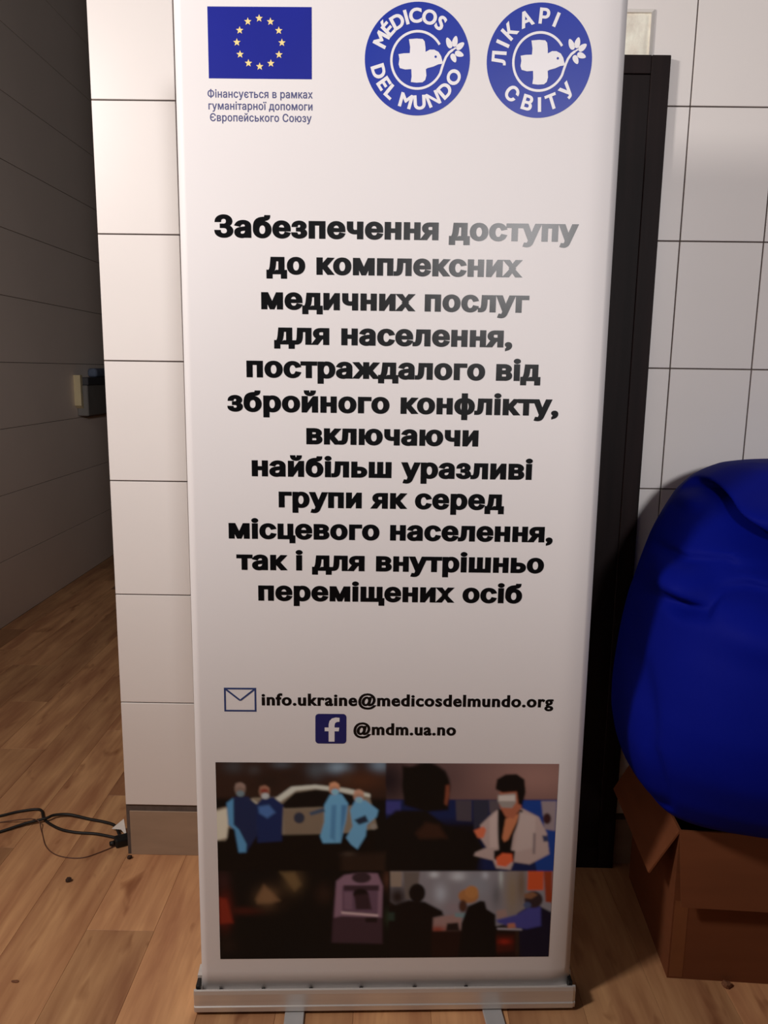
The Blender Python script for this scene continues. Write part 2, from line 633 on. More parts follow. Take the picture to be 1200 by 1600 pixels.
def rounded(u0, u1, v0, v1, r, n=6):
    out = []
    for (cu_, cv, a0) in ((u1 - r, v0 + r, -90), (u1 - r, v1 - r, 0), (u0 + r, v1 - r, 90), (u0 + r, v0 + r, 180)):
        for i in range(n + 1):
            a = math.radians(a0 + 90 * i / n)
            out.append((cu_ + r * math.cos(a), cv + r * math.sin(a)))
    return np.array(out)


def stroke(pts, w):
    """closed outline of a polyline of width w (counter-clockwise)"""
    P = np.array(pts, float)
    d = np.gradient(P, axis=0)
    d /= np.hypot(d[:, 0], d[:, 1])[:, None] + 1e-12
    n = np.stack([-d[:, 1], d[:, 0]], 1)
    lp = np.concatenate([P - n * w / 2, (P + n * w / 2)[::-1]])
    return lp if area(lp) > 0 else lp[::-1]


# flag with twelve stars
FU0, FU1, FV0, FV1 = -0.3371, -0.1566, 1.8862, 2.0036
print_obj('flag_field', [fill_loops([quad(FU0, FU1, FV0, FV1)])], MT['flagink'], 1, 'deep blue flag field')
for kst in range(12):
    a = math.radians(30 * kst)
    su, sv = -0.2478 + 0.0392 * math.sin(a), 1.9456 + 0.0392 * math.cos(a)
    lp = []
    for i in range(10):
        rr = 0.0067 if i % 2 == 0 else 0.0029
        b = math.radians(90 + 36 * i)
        lp.append((su + rr * math.cos(b), sv + rr * math.sin(b)))
    print_obj('star', [fill_loops([np.array(lp)])], MT['yellowink'], 2)


# round emblems
def arc_text(body, cu_, cv, r, a0, a1, size, top, bold=(0.042, 0.034)):
    """letters set along an arc; angles (degrees) of the first and last letter centres"""
    gl = text_clusters(body.replace(' ', ''), 1.6)
    # join accents that stand apart horizontally overlapping is handled in clusters
    widths = []
    for loops in gl:
        p = np.concatenate(loops)
        widths.append(p[:, 0].max() - p[:, 0].min())
    chars = [c for c in body]
    adv, gi, prev = [], 0, 0.0
    pos = 0.0
    for ch in chars:
        if ch == ' ':
            pos += 0.30
            continue
        w = widths[gi] + 0.24
        adv.append(pos + w / 2)
        pos += w
        gi += 1
    tot0, tot1 = adv[0], adv[-1]
    shapes = []
    for loops, p in zip(gl, adv):
        t = (p - tot0) / (tot1 - tot0)
        ang = math.radians(a0 + (a1 - a0) * t)
        pts = np.concatenate(loops)
        mid = (pts[:, 0].max() + pts[:, 0].min()) / 2
        lp = [embolden(l, *bold) for l in loops]
        vs_, ts = fill_loops(lp)
        q = (vs_ - np.array([mid, 0.345])) * (size / 0.69)
        if top:
            ex = np.array([math.sin(ang), -math.cos(ang)])
            ey = np.array([math.cos(ang), math.sin(ang)])
        else:
            ex = np.array([-math.sin(ang), math.cos(ang)])
            ey = -np.array([math.cos(ang), math.sin(ang)])
        c = np.array([cu_ + r * math.cos(ang), cv + r * math.sin(ang)])
        shapes.append((c + q[:, :1] * ex + q[:, 1:] * ey, ts))
    return shapes


def leaf(x, y, ang, ln, wd):
    out = []
    for i in range(16):
        t = 2 * math.pi * i / 16
        px = math.cos(t) * ln / 2
        py = math.sin(t) * wd / 2 * (1 - 0.25 * math.cos(t))
        out.append((x + px * math.cos(ang) - py * math.sin(ang), y + px * math.sin(ang) + py * math.cos(ang)))
    return np.array(out)


def emblem(cu_, cv, R, top, bottom):
    e = print_obj('emblem_disc', [fill_loops([ring_loop(cu_, cv, R, 96)])], MT['blueink'], 1, 'round blue emblem with dove and cross')
    f = lambda x, y: (cu_ + (x - 325) / 238 * R, cv + (268 - y) / 250 * R)      # measured on the disc
    # ring that opens at the upper right and runs out into the branch
    pts = [f(325 + 118 * math.cos(math.radians(a)), 272 - 126 * math.sin(math.radians(a))) for a in range(33, 338, 6)]
    pts += [f(*p) for p in ((437, 305), (445, 280), (454, 258), (468, 238), (484, 226))]
    loops = [stroke(pts, 0.045 * R)]
    sh = [fill_loops(loops)]
    cross = [(285, 181), (320, 178), (347, 180), (356, 190), (360, 215), (361, 236), (380, 226), (400, 226), (420, 236), (432, 254),
             (441, 287), (420, 290), (398, 300), (372, 307), (364, 312), (367, 340), (362, 360), (350, 370), (322, 372), (297, 369),
             (300, 345), (298, 312), (270, 314), (246, 308), (240, 292), (243, 268), (239, 247), (262, 243), (290, 242), (291, 215)]
    lp = np.array([f(*p) for p in cross])
    sh.append(fill_loops([lp if area(lp) > 0 else lp[::-1]]))
    for (x, y, an, ln, wd) in ((466, 196, 115, 48, 25), (493, 189, 78, 46, 25), (517, 209, 38, 44, 25), (514, 244, -18, 42, 24), (489, 262, -62, 40, 24)):
        u, v = f(x, y)
        sh.append(fill_loops([leaf(u, v, math.radians(an), ln / 238 * R, wd / 238 * R)]))
    sh.append(fill_loops([stroke([f(484, 226), f(496, 218), f(508, 214)], 0.03 * R)]))
    print_obj('emblem_dove', sh, MT['whiteink'], 2, 'white dove-headed cross inside an open ring')
    u, v = f(407, 257)
    print_obj('dove_eye', [fill_loops([ring_loop(u, v, 0.022 * R, 12)])], MT['blueink'], 3)
    print_obj('emblem_text', arc_text(top[0], cu_, cv, 0.765 * R, top[1], top[2], 0.238 * R, True), MT['whiteink'], 2)
    print_obj('emblem_text', arc_text(bottom[0], cu_, cv, 0.765 * R, bottom[1], bottom[2], 0.238 * R, False), MT['whiteink'], 2)
    return e


emblem(0.0293, 1.9206, 0.0928, ("MÉDICOS", 154, 56), ("DEL MUNDO", 197, 336))
emblem(0.2458, 1.9196, 0.0938, ("ЛIКАРI", 177, 68), ("СВIТУ", 229, 317))

# envelope and square icon with an f
eu0, eu1, ev0, ev1 = -0.3349, -0.2705, 0.6966, 0.7472
t_ = 0.0036
env = [fill_loops([quad(eu0, eu1, ev0, ev1), quad(eu0 + t_, eu1 - t_, ev0 + t_, ev1 - t_)[::-1]]),
       fill_loops([stroke([(eu0 + 0.002, ev1 - 0.002), ((eu0 + eu1) / 2 - 0.001, ev0 + 0.0245), ((eu0 + eu1) / 2 + 0.001, ev0 + 0.0245), (eu1 - 0.002, ev1 - 0.002)], t_)])]
print_obj('envelope_icon', env, MT['outlineink'], 1, 'blue outlined envelope icon')
print_obj('icon_square', [fill_loops([rounded(-0.1522, -0.0894, 0.6288, 0.6930, 0.007)])], MT['navyink'], 1, 'navy rounded square icon')
fu, fv = -0.1208, 0.6288
fpts = [(-0.0045, 0.0045), (0.0075, 0.0045), (0.0075, 0.0270), (0.0160, 0.0270), (0.0170, 0.0350), (0.0075, 0.0350), (0.0075, 0.0400),
        (0.0085, 0.0445), (0.0120, 0.0470), (0.0175, 0.0475), (0.0175, 0.0560), (0.0095, 0.0568), (0.0020, 0.0545), (-0.0028, 0.0490),
        (-0.0045, 0.0420), (-0.0045, 0.0350), (-0.0125, 0.0350), (-0.0125, 0.0270), (-0.0045, 0.0270)]
print_obj('icon_letter', [fill_loops([np.array([(fu + a, fv + b) for a, b in fpts])])], MT['whiteink'], 2)


# ---------------------------------------------------------------- printed collage of four photographs
def lin(c):
    c = np.asarray(c, float) / 255
    return np.where(c <= 0.04045, c / 12.92, ((c + 0.055) / 1.055) ** 2.4)


GW, GH = 384, 246
gs, gt = np.meshgrid((np.arange(GW) + 0.5) / GW, (np.arange(GH) + 0.5) / GH)       # s to the right, t downwards
yy = 1191.5 + gt * 304
xl = 337.5 + (yy - 1191) / 308 * 8
xr = 874.5 - (yy - 1193) / 300 * 17.5
xx = xl + gs * (xr - xl)
art = np.zeros((GH, GW, 3)) + lin((9, 8, 9))


class Pic:
    """paints on the collage in the frame of one of its photographs"""

    def __init__(self, ox, oy, x0, x1, y0, y1):
        self.X = (xx - ox) * 4
        self.Y = (yy - oy) * 4
        self.clip = (xx >= x0) & (xx < x1) & (yy >= y0) & (yy < y1)

    def put(self, m, c):
        m = np.clip(m, 0, 1) * self.clip
        art[:] = art * (1 - m[..., None]) + lin(c) * m[..., None]

    def poly(self, pts, c, soft=6, op=1.0):
        P = np.array(pts, float)
        inside = np.zeros(self.X.shape, bool)
        dist = np.full(self.X.shape, 1e9)
        for (ax, ay), (bx, by) in zip(P, np.roll(P, -1, 0)):
            cond = ((ay > self.Y) != (by > self.Y))
            xi = ax + (self.Y - ay) * (bx - ax) / ((by - ay) if by != ay else 1e-9)
            inside ^= cond & (self.X < xi)
            L2 = (bx - ax) ** 2 + (by - ay) ** 2 + 1e-9
            t = np.clip(((self.X - ax) * (bx - ax) + (self.Y - ay) * (by - ay)) / L2, 0, 1)
            dist = np.minimum(dist, np.hypot(self.X - ax - t * (bx - ax), self.Y - ay - t * (by - ay)))
        sd = np.where(inside, dist, -dist)
        self.put(np.clip(sd / soft + 0.5, 0, 1) * op, c)

    def oval(self, x, y, rx, ry, c, soft=6, op=1.0):
        r = np.hypot((self.X - x) / rx, (self.Y - y) / ry)
        self.put(np.clip((1 - r) * min(rx, ry) / soft + 0.5, 0, 1) * op, c)

    def blur(self, x, y, rx, ry, c, op=1.0):
        self.put(np.exp(-((self.X - x) / rx) ** 2 - ((self.Y - y) / ry) ** 2) * op, c)


# upper left: four people in blue gowns beside a white car
A = Pic(320, 1180, 300, 602, 1180, 1356)
A.poly([(0, 0), (1200, 0), (1200, 260), (0, 260)], (40, 24, 20), 30)
for (x, y, rx, ry, c, op) in ((180, 70, 60, 40, (52, 52, 58), .7), (310, 90, 40, 30, (58, 54, 58), .6), (480, 60, 60, 22, (70, 76, 88), .6), (690, 90, 60, 50, (66, 70, 80), .8),
                              (830, 75, 70, 35, (112, 128, 150), .9), (1090, 60, 60, 40, (104, 118, 140), .8), (980, 150, 160, 60, (66, 36, 24), .8), (880, 130, 40, 40, (60, 40, 32), .6),
                              (560, 130, 80, 50, (34, 22, 20), .8), (400, 160, 80, 60, (30, 20, 18), .8)):
    A.blur(x, y, rx, ry, c, op)
A.poly([(60, 330), (180, 300), (300, 258), (470, 250), (560, 190), (680, 180), (860, 195), (1020, 228), (1040, 300), (1075, 440), (900, 470), (500, 490), (190, 440), (130, 520), (70, 520)], (112, 98, 88), 8)
A.poly([(75, 340), (300, 270), (330, 290), (160, 350), (140, 500), (80, 515)], (176, 166, 158), 12)
A.poly([(430, 268), (540, 190), (690, 178), (890, 200), (1030, 232), (1030, 252), (850, 222), (690, 200), (570, 212), (470, 280)], (170, 166, 164), 6)
A.poly([(475, 300), (560, 225), (690, 206), (850, 222), (960, 250), (960, 300), (740, 312), (500, 322)], (12, 9, 10), 8)
A.poly([(490, 330), (740, 318), (730, 470), (500, 480)], (104, 88, 78), 10)
A.oval(588, 378, 34, 34, (40, 42, 58), 6)
A.poly([(480, 480), (1060, 470), (1060, 700), (60, 700), (60, 520), (140, 520), (150, 440), (480, 460)], (10, 7, 7), 14)
A.poly([(850, 610), (1130, 590), (1130, 720), (850, 720)], (34, 22, 18), 40)
# gowns
A.poly([(140, 290), (190, 250), (270, 250), (330, 300), (330, 480), (260, 590), (215, 590), (190, 450), (150, 420)], (22, 30, 62), 10)
A.poly([(140, 290), (180, 260), (182, 420), (215, 450), (262, 540), (258, 588), (215, 590), (190, 450), (150, 420)], (70, 116, 160), 10)
A.poly([(320, 300), (360, 258), (430, 252), (490, 300), (480, 520), (330, 530)], (18, 30, 70), 10)
A.poly([(335, 310), (400, 300), (440, 345), (390, 380), (340, 350)], (58, 86, 140), 16)
A.poly([(745, 300), (780, 238), (850, 232), (892, 290), (880, 390), (845, 530), (735, 532), (718, 490), (745, 400)], (86, 134, 176), 8)
A.poly([(650, 345), (740, 315), (750, 340), (660, 365)], (50, 62, 84), 8)
A.poly([(905, 330), (935, 275), (1000, 270), (1080, 330), (1070, 370), (1010, 420), (1000, 490), (950, 570), (910, 540), (880, 500), (920, 430)], (88, 134, 176), 8)
A.poly([(930, 390), (1000, 360), (1020, 400), (960, 420)], (26, 34, 52), 10)
A.poly([(790, 300), (820, 300), (810, 520), (780, 500)], (66, 108, 152), 16)
A.poly([(850, 300), (885, 300), (870, 400), (845, 500)], (60, 100, 146), 14)
for (x, y, c) in ((222, 205, (104, 84, 80)), (372, 222, (112, 76, 66)), (806, 200, (150, 104, 84)), (958, 244, (140, 104, 92))):
    A.oval(x, y, 33, 38, c, 8)
    A.poly([(x - 32, y - 6), (x - 26, y - 32), (x + 4, y - 40), (x + 30, y - 26), (x + 32, y - 4), (x, y - 14)], tuple(min(255, int(v * 1.15)) for v in c), 8)
A.oval(372, 215, 24, 12, (110, 44, 38), 6)
for (x, y, c) in ((224, 232, (92, 104, 116)), (378, 246, (150, 150, 160)), (812, 220, (110, 150, 184)), (960, 268, (112, 150, 184))):
    A.oval(x, y, 24, 18, c, 6)
A.oval(1050, 430, 20, 18, (120, 110, 108), 8)
A.blur(895, 600, 40, 16, (52, 40, 36))

# lower left: a pale medical device in a dark room
B = Pic(320, 1180, 300, 606, 1356, 1520)
for (x, y, rx, ry, c, op) in ((120, 760, 40, 60, (40, 20, 22), .9), (130, 950, 40, 100, (92, 24, 18), .9), (250, 955, 110, 24, (56, 18, 14), .9), (400, 870, 70, 60, (92, 66, 48), .9),
                              (550, 770, 60, 70, (78, 58, 40), .9), (740, 850, 50, 60, (36, 22, 18), .9), (1140, 760, 30, 60, (70, 42, 34), .9), (1150, 1000, 30, 50, (34, 44, 34), .9), (150, 1180, 50, 50, (26, 16, 14), .9), (480, 900, 60, 50, (20, 12, 10), .8)):
    B.blur(x, y, rx, ry, c, op)
B.poly([(320, 880), (370, 790), (470, 890), (420, 905), (330, 910)], (110, 80, 58), 24, .7)
B.poly([(470, 712), (560, 715), (600, 790), (560, 830)], (96, 74, 50), 26, .7)
B.poly([(95, 870), (140, 880), (180, 1030), (100, 1035)], (104, 30, 20), 20)
B.poly([(820, 770), (860, 735), (960, 718), (1075, 720), (1105, 800), (1105, 1170), (790, 1160), (800, 960)], (52, 34, 44), 14)
B.poly([(820, 770), (870, 732), (960, 718), (1075, 722), (1108, 800), (1100, 1000), (850, 990), (805, 1000)], (112, 84, 104), 12)
B.poly([(855, 800), (1080, 800), (1075, 985), (855, 965)], (84, 60, 80), 8)
B.oval(975, 748, 60, 34, (44, 30, 38), 8)
B.poly([(865, 795), (1085, 795), (1085, 830), (865, 830)], (48, 32, 42), 8)
B.oval(970, 850, 48, 34, (20, 12, 16), 8)
B.poly([(930, 860), (1020, 850), (1040, 950), (940, 950)], (42, 26, 34), 12)
B.poly([(850, 962), (1080, 982), (1078, 994), (850, 974)], (176, 150, 160), 5)
B.poly([(1000, 1000), (1075, 1000), (1070, 1032), (1000, 1030)], (24, 14, 18), 6)
B.poly([(870, 840), (920, 840), (915, 950), (870, 945)], (98, 72, 92), 8)

# upper right: a woman in a white coat and mask, a dark-clad person in front
C = Pic(590, 1180, 602, 900, 1180, 1356.5)
C.poly([(0, 0), (1200, 0), (1200, 265), (0, 265)], (92, 66, 66), 4)
C.blur(1000, 130, 300, 140, (128, 92, 88), .8)
C.blur(60, 150, 200, 200, (26, 18, 24), 1)
C.blur(430, 120, 140, 160, (70, 50, 52), .7)
C.poly([(0, 265), (1200, 262), (1200, 760), (0, 760)], (14, 24, 62), 4)
C.poly([(900, 268), (1140, 266), (1120, 720), (1000, 720)], (18, 46, 112), 6)
C.poly([(0, 400), (640, 400), (640, 760), (0, 760)], (10, 8, 14), 60)
C.poly([(485, 268), (585, 268), (585, 398), (490, 392)], (58, 50, 60), 5)
C.poly([(595, 268), (692, 268), (692, 360), (600, 460)], (36, 36, 52), 5)
C.poly([(695, 268), (760, 268), (760, 330), (700, 350)], (70, 60, 68), 5)
C.poly([(45, 275), (140, 275), (140, 370), (45, 350)], (46, 46, 104), 16)
C.poly([(1025, 272), (1122, 272), (1112, 455), (1045, 445)], (120, 104, 112), 5)
C.oval(1062, 380, 26, 34, (46, 22, 26), 8)
# person in front
C.oval(300, 180, 150, 140, (9, 7, 7), 20)
C.poly([(150, 60), (420, 90), (450, 180), (440, 330), (300, 340), (160, 300)], (9, 7, 7), 16)
C.poly([(425, 180), (445, 175), (446, 235), (430, 300), (415, 290)], (104, 52, 38), 12)
C.poly([(0, 420), (110, 330), (300, 330), (420, 420), (600, 470), (660, 560), (600, 720), (0, 720)], (10, 8, 9), 20)
C.poly([(235, 470), (300, 405), (380, 420), (430, 500), (260, 505)], (44, 24, 18), 30)
# woman
C.poly([(640, 420), (720, 345), (770, 315), (905, 318), (1010, 370), (1060, 470), (1075, 600), (950, 665), (850, 650), (830, 700), (740, 690), (720, 640), (600, 610), (610, 590), (680, 560), (640, 500)], (150, 128, 130), 8)
C.poly([(750, 320), (880, 318), (910, 330), (850, 480), (830, 600), (760, 600), (745, 460)], (10, 8, 10), 6)
C.poly([(800, 380), (885, 350), (870, 400), (815, 510), (790, 525), (778, 500)], (160, 96, 70), 8)
C.poly([(700, 380), (748, 330), (750, 560), (700, 560)], (164, 142, 144), 14)
C.poly([(890, 340), (990, 370), (980, 560), (850, 590)], (158, 138, 140), 14)
C.poly([(975, 470), (990, 470), (985, 600), (970, 600)], (104, 88, 94), 10)
C.poly([(600, 455), (660, 428), (678, 450), (660, 500), (625, 500)], (176, 88, 64), 8)
C.poly([(725, 580), (770, 570), (860, 580), (850, 650), (760, 650), (725, 630)], (10, 8, 10), 6)
C.poly([(740, 625), (780, 595), (840, 600), (845, 645), (800, 680), (745, 670)], (186, 78, 50), 8)
C.poly([(1030, 485), (1065, 485), (1070, 520), (1040, 525)], (38, 44, 76), 8)
C.poly([(765, 200), (890, 200), (900, 310), (850, 380), (800, 370), (760, 300)], (140, 78, 60), 8)
C.poly([(735, 200), (745, 140), (800, 110), (870, 108), (920, 140), (928, 220), (905, 300), (880, 290), (870, 215), (780, 222)], (12, 8, 9), 8)
C.poly([(752, 235), (862, 225), (866, 280), (840, 315), (775, 312), (750, 272)], (124, 112, 112), 6)
C.poly([(755, 240), (860, 235), (860, 272), (755, 272)], (166, 152, 152), 6)
C.poly([(0, 700), (760, 700), (760, 720), (0, 720)], (8, 6, 8), 6)

# lower right: three people round a table in front of a bright window
D = Pic(590, 1340, 606, 900, 1356.5, 1520)
D.poly([(0, 0), (1200, 0), (1200, 700), (0, 700)], (12, 8, 9), 4)
D.poly([(75, 66), (1100, 66), (1100, 330), (700, 430), (330, 440), (75, 260)], (112, 106, 118), 6)
D.blur(120, 230, 80, 90, (30, 20, 20), 1)
D.poly([(75, 70), (148, 70), (146, 165), (78, 165)], (120, 104, 98), 6)
D.poly([(155, 70), (260, 70), (240, 250), (170, 240)], (86, 76, 76), 14)
for (x, y, rx, ry, c, op) in ((350, 90, 30, 20, (170, 170, 184), .9), (500, 100, 50, 30, (164, 164, 178), .9), (390, 210, 40, 60, (150, 152, 170), .8), (670, 95, 22, 24, (160, 160, 176), .9), (770, 110, 14, 60, (168, 172, 180), .8),
                              (740, 220, 30, 80, (78, 76, 84), .8), (620, 160, 80, 80, (118, 120, 136), .6), (470, 300, 60, 40, (120, 104, 116), .8), (840, 200, 50, 200, (116, 98, 84), .9), (900, 150, 30, 140, (96, 76, 62), .9)):
    D.blur(x, y, rx, ry, c, op)
D.poly([(940, 68), (1040, 68), (1038, 190), (935, 190)], (168, 66, 36), 5)
D.poly([(1040, 68), (1095, 68), (1090, 272), (1050, 265)], (120, 46, 26), 6)
D.poly([(330, 360), (520, 340), (520, 450), (330, 455)], (128, 100, 102), 18)
D.blur(370, 440, 60, 22, (120, 44, 28), .9)
D.poly([(430, 400), (500, 395), (510, 450), (420, 450)], (24, 16, 18), 12)
D.poly([(480, 335), (550, 335), (545, 365), (480, 360)], (96, 116, 128), 10)
D.poly([(50, 300), (190, 250), (290, 260), (400, 320), (410, 350), (345, 365), (330, 620), (20, 620), (40, 400)], (12, 8, 10), 14)
D.oval(243, 205, 52, 60, (14, 10, 12), 8)
D.poly([(40, 330), (100, 330), (100, 380), (40, 380)], (34, 46, 42), 16)
D.poly([(330, 450), (860, 445), (870, 620), (330, 620)], (26, 10, 10), 14)
D.poly([(740, 480), (850, 480), (850, 580), (700, 600)], (56, 16, 12), 26)
D.blur(790, 522, 40, 18, (130, 28, 18), .9)
D.poly([(560, 290), (640, 255), (668, 260), (680, 310), (735, 345), (740, 620), (500, 620), (520, 400)], (9, 7, 9), 8)
D.oval(565, 225, 64, 46, (140, 92, 58), 8)
D.oval(585, 200, 42, 40, (150, 100, 62), 10)
D.oval(530, 290, 26, 40, (62, 36, 30), 12)
D.poly([(740, 320), (800, 310), (810, 360), (745, 375)], (130, 104, 104), 14)
D.poly([(870, 340), (930, 300), (1010, 290), (1085, 330), (1085, 620), (890, 620), (880, 450)], (14, 12, 32), 10)
D.poly([(740, 380), (870, 345), (940, 300), (1020, 295), (1020, 420), (930, 440), (860, 430), (750, 400)], (56, 54, 120), 14)
D.oval(975, 250, 58, 54, (40, 28, 32), 10)
D.poly([(915, 215), (970, 200), (1000, 220), (960, 245), (920, 240)], (108, 72, 54), 10)
D.oval(935, 285, 24, 20, (58, 66, 100), 8)
D.poly([(745, 432), (900, 438), (900, 448), (745, 442)], (140, 132, 148), 5)
D.poly([(810, 405), (855, 400), (862, 432), (812, 436)], (150, 92, 76), 8)
D.poly([(860, 450), (882, 450), (880, 615), (858, 615)], (40, 24, 20), 8)

PU0, PU1, PV0, PV1 = -0.3552, 0.3498, 0.1383, 0.5868
for _ in range(2):                            # soft print
    pz = np.pad(art, ((1, 1), (1, 1), (0, 0)), mode='edge')
    art = (pz[:-2, 1:-1] + pz[2:, 1:-1] + pz[1:-1, :-2] + pz[1:-1, 2:] + 2 * art) / 6
illum = np.array([0.50, 0.44, 0.47])          # light on the paper when it was photographed
alb = np.clip(art / illum, 0.004, 0.9)
gu = np.linspace(PU0, PU1, GW + 1)
gv = np.linspace(PV1, PV0, GH + 1)
UU, VV = np.meshgrid(gu, gv)
ZZ = SV(VV)
XX = SX(UU, ZZ)
co = np.stack([XX, sy(ZZ, XX) - 0.0004, ZZ], -1).reshape(-1, 3)
me = bpy.data.meshes.new('photo_collage')
nv, nf = co.shape[0], GW * GH
me.vertices.add(nv)
me.vertices.foreach_set('co', co.astype(np.float32).ravel())
ii, jj = np.meshgrid(np.arange(GW), np.arange(GH))
a = (jj * (GW + 1) + ii).ravel()
quads = np.stack([a + GW + 1, a + GW + 2, a + 1, a], 1).astype(np.int32)
me.loops.add(nf * 4)
me.loops.foreach_set('vertex_index', quads.ravel())
me.polygons.add(nf)
me.polygons.foreach_set('loop_start', (np.arange(nf) * 4).astype(np.int32))
me.update(calc_edges=True)
pad = np.pad(alb, ((0, 1), (0, 1), (0, 0)), mode='edge')
pad2 = np.pad(alb, ((1, 0), (1, 0), (0, 0)), mode='edge')
vc = (pad + pad2) / 2
ca = me.color_attributes.new('print', 'FLOAT_COLOR', 'POINT')
ca.data.foreach_set('color', np.concatenate([vc, np.ones((GH + 1, GW + 1, 1))], -1).astype(np.float32).ravel())
pm = bpy.data.materials.new('printed_photographs')
pm.use_nodes = True
pp = pm.node_tree.nodes['Principled BSDF']
an = pm.node_tree.nodes.new('ShaderNodeVertexColor')
an.layer_name = 'print'
pm.node_tree.links.new(an.outputs['Color'], pp.inputs['Base Color'])
pp.inputs['Roughness'].default_value = 0.42
pp.inputs['Specular IOR Level'].default_value = 0.25
col_o = obj('photo_collage', me, pm, sheet)
col_o['label'] = 'dark collage of four printed photographs'

# ---- aluminium cassette, end caps, feet, pole, top rail
prof = [(0.004, 0.006), (0.0, 0.010), (-0.001, 0.022), (0.001, 0.024), (0.0, 0.052), (0.002, 0.0595), (0.006, 0.0605), (0.0085, 0.058),
        (0.0095, 0.046), (0.040, 0.046), (0.045, 0.062), (0.075, 0.064), (0.094, 0.050), (0.098, 0.030), (0.094, 0.010), (0.088, 0.006)]
case = obj('cassette', extrude_profile('cassette', prof, -0.414, 0.4085), MT['alu'], ban)
case['label'] = 'brushed aluminium base housing'
for x in (-0.4155, 0.4085):
    cap = obj('end_cap', extrude_profile('end_cap', [(y * 0.98 + 0.002, z * 0.99 + 0.0006) for y, z in prof], x, x + 0.005), MT['alu'], ban)
for x in (-0.4125, 0.4005):  # black blocks put in for the darkness of the end gaps
    obj('end_gap', box_mesh('end_gap', x, x + 0.008, 0.010, 0.034, 0.046, 0.066, 0.001), MT['blackplastic'], ban)
foot_me = box_mesh('foot', -0.021, 0.021, -0.075, 0.16, 0.0, 0.006, 0.0015)
foot_me.materials.append(MT['greyplastic'])
obj('foot', foot_me, None, ban, (-0.199, 0, 0))
obj('foot', foot_me, None, ban, (0.232, 0, 0), (0, 0, 0.05))
und = obj('underside_strip', box_mesh('underside_strip', -0.405, 0.405, 0.010, 0.088, 0.0055, 0.0075), MT['blackplastic'], ban)
for z0, z1, r in ((0.046, 0.70, 0.011), (0.70, 1.38, 0.0095), (1.38, 2.065, 0.008)):
    obj('pole_section', tube_mesh('pole_section', [(0, 0.060, z0), (0, 0.060, z1)], r, 12, 1), MT['alu'], ban)
zt = SHT
rail_o = obj('top_rail', extrude_profile('top_rail', [(sy(zt) - 0.006, zt - 0.018), (sy(zt) + 0.012, zt - 0.018), (sy(zt) + 0.030, zt - 0.006), (sy(zt) + 0.030, zt + 0.006), (sy(zt) - 0.004, zt + 0.008), (sy(zt) - 0.008, zt)], -0.408, 0.408), MT['alu'], ban)
for v in rail_o.data.vertices:
    v.co.y -= TWIST * zt * v.co.x
# dark marks put in as reflections of the lettering in the cassette lip
for u in (-0.36, -0.268, -0.165, -0.055, 0.062, 0.175):
    obj('slot_reflection', box_mesh('slot_reflection', u - 0.004, u + 0.004, sy(.05) - 0.0022, sy(.05) - 0.0006, 0.044, 0.0515, 0.0006), MT['blackplastic'], ban)

# ------------------------------------------------------------------ dark framed board against the wall
brd = tag(empty('wooden_board', (0.40, WALL_Y - 0.0105, 0)), 'tall dark brown framed wooden board standing behind the banner against the tiles', 'board')
hw, top = 0.246, 2.119
for x in (-hw, hw - 0.045):
    obj('stile', box_mesh('stile', x, x + 0.045, -0.010, 0.0095, 0.0, top, 0.0015), MT['wenge'], brd)
for z0, z1 in ((0.0, 0.06), (top - 0.041, top)):
    obj('rail', box_mesh('rail', -hw + 0.0455, hw - 0.0455, -0.0095, 0.0095, z0, z1, 0.0012), MT['wenge'], brd)
obj('center_panel', box_mesh('center_panel', -hw + 0.0455, hw - 0.0452, -0.0075, 0.0085, 0.0605, top - 0.0425, 0.001), MT['wengepanel'], brd)

# ------------------------------------------------------------------ white framed patch on the wall, above the board
bx = tag(empty('wall_plate', (0.552, WALL_Y - 0.0003, 2.162)), 'small white framed wall plate with worn cream filling above the dark board', 'wall plate')
ow, oh, iw, ih = 0.054, 0.062, 0.044, 0.052
for pts in (((-ow, oh), (ow, oh), (iw, ih), (-iw, ih)), ((ow, oh), (ow, -oh), (iw, -ih), (iw, ih)), ((ow, -oh), (-ow, -oh), (-iw, -ih), (iw, -ih)), ((-ow, -oh), (-ow, oh), (-iw, ih), (-iw, -ih))):
    V = [(x, -0.003, z) for x, z in pts[:2]] + [(x, -0.010, z) for x, z in pts[2:]] + [(x, 0.0, z) for x, z in pts]
    Fc = [(0, 1, 2, 3), (4, 7, 6, 5), (0, 4, 5, 1), (1, 5, 6, 2), (2, 6, 7, 3), (3, 7, 4, 0)]
    obj('frame_side', mesh_from('frame_side', V, Fc), MT['boxframe'], bx)
n = 28
V, Fc = [], []
rng = np.random.RandomState(5)
for j in range(n + 1):
    for i in range(n + 1):
        x, z = -iw + 2 * iw * i / n, -ih + 2 * ih * j / n
        edge = min(iw - abs(x), ih - abs(z)) / 0.012
        d = 0.004 + 0.004 * min(1, edge) + 0.0011 * math.sin(90 * x + 3) * math.sin(70 * z) + rng.uniform(-.0004, .0004)
        V.append((x, -d, z))
for j in range(n):
    for i in range(n):
        a = j * (n + 1) + i
        Fc.append((a, a + 1, a + n + 2, a + n + 1))
obj('filling', mesh_from('filling', V, Fc, True), MT['cream'], bx)

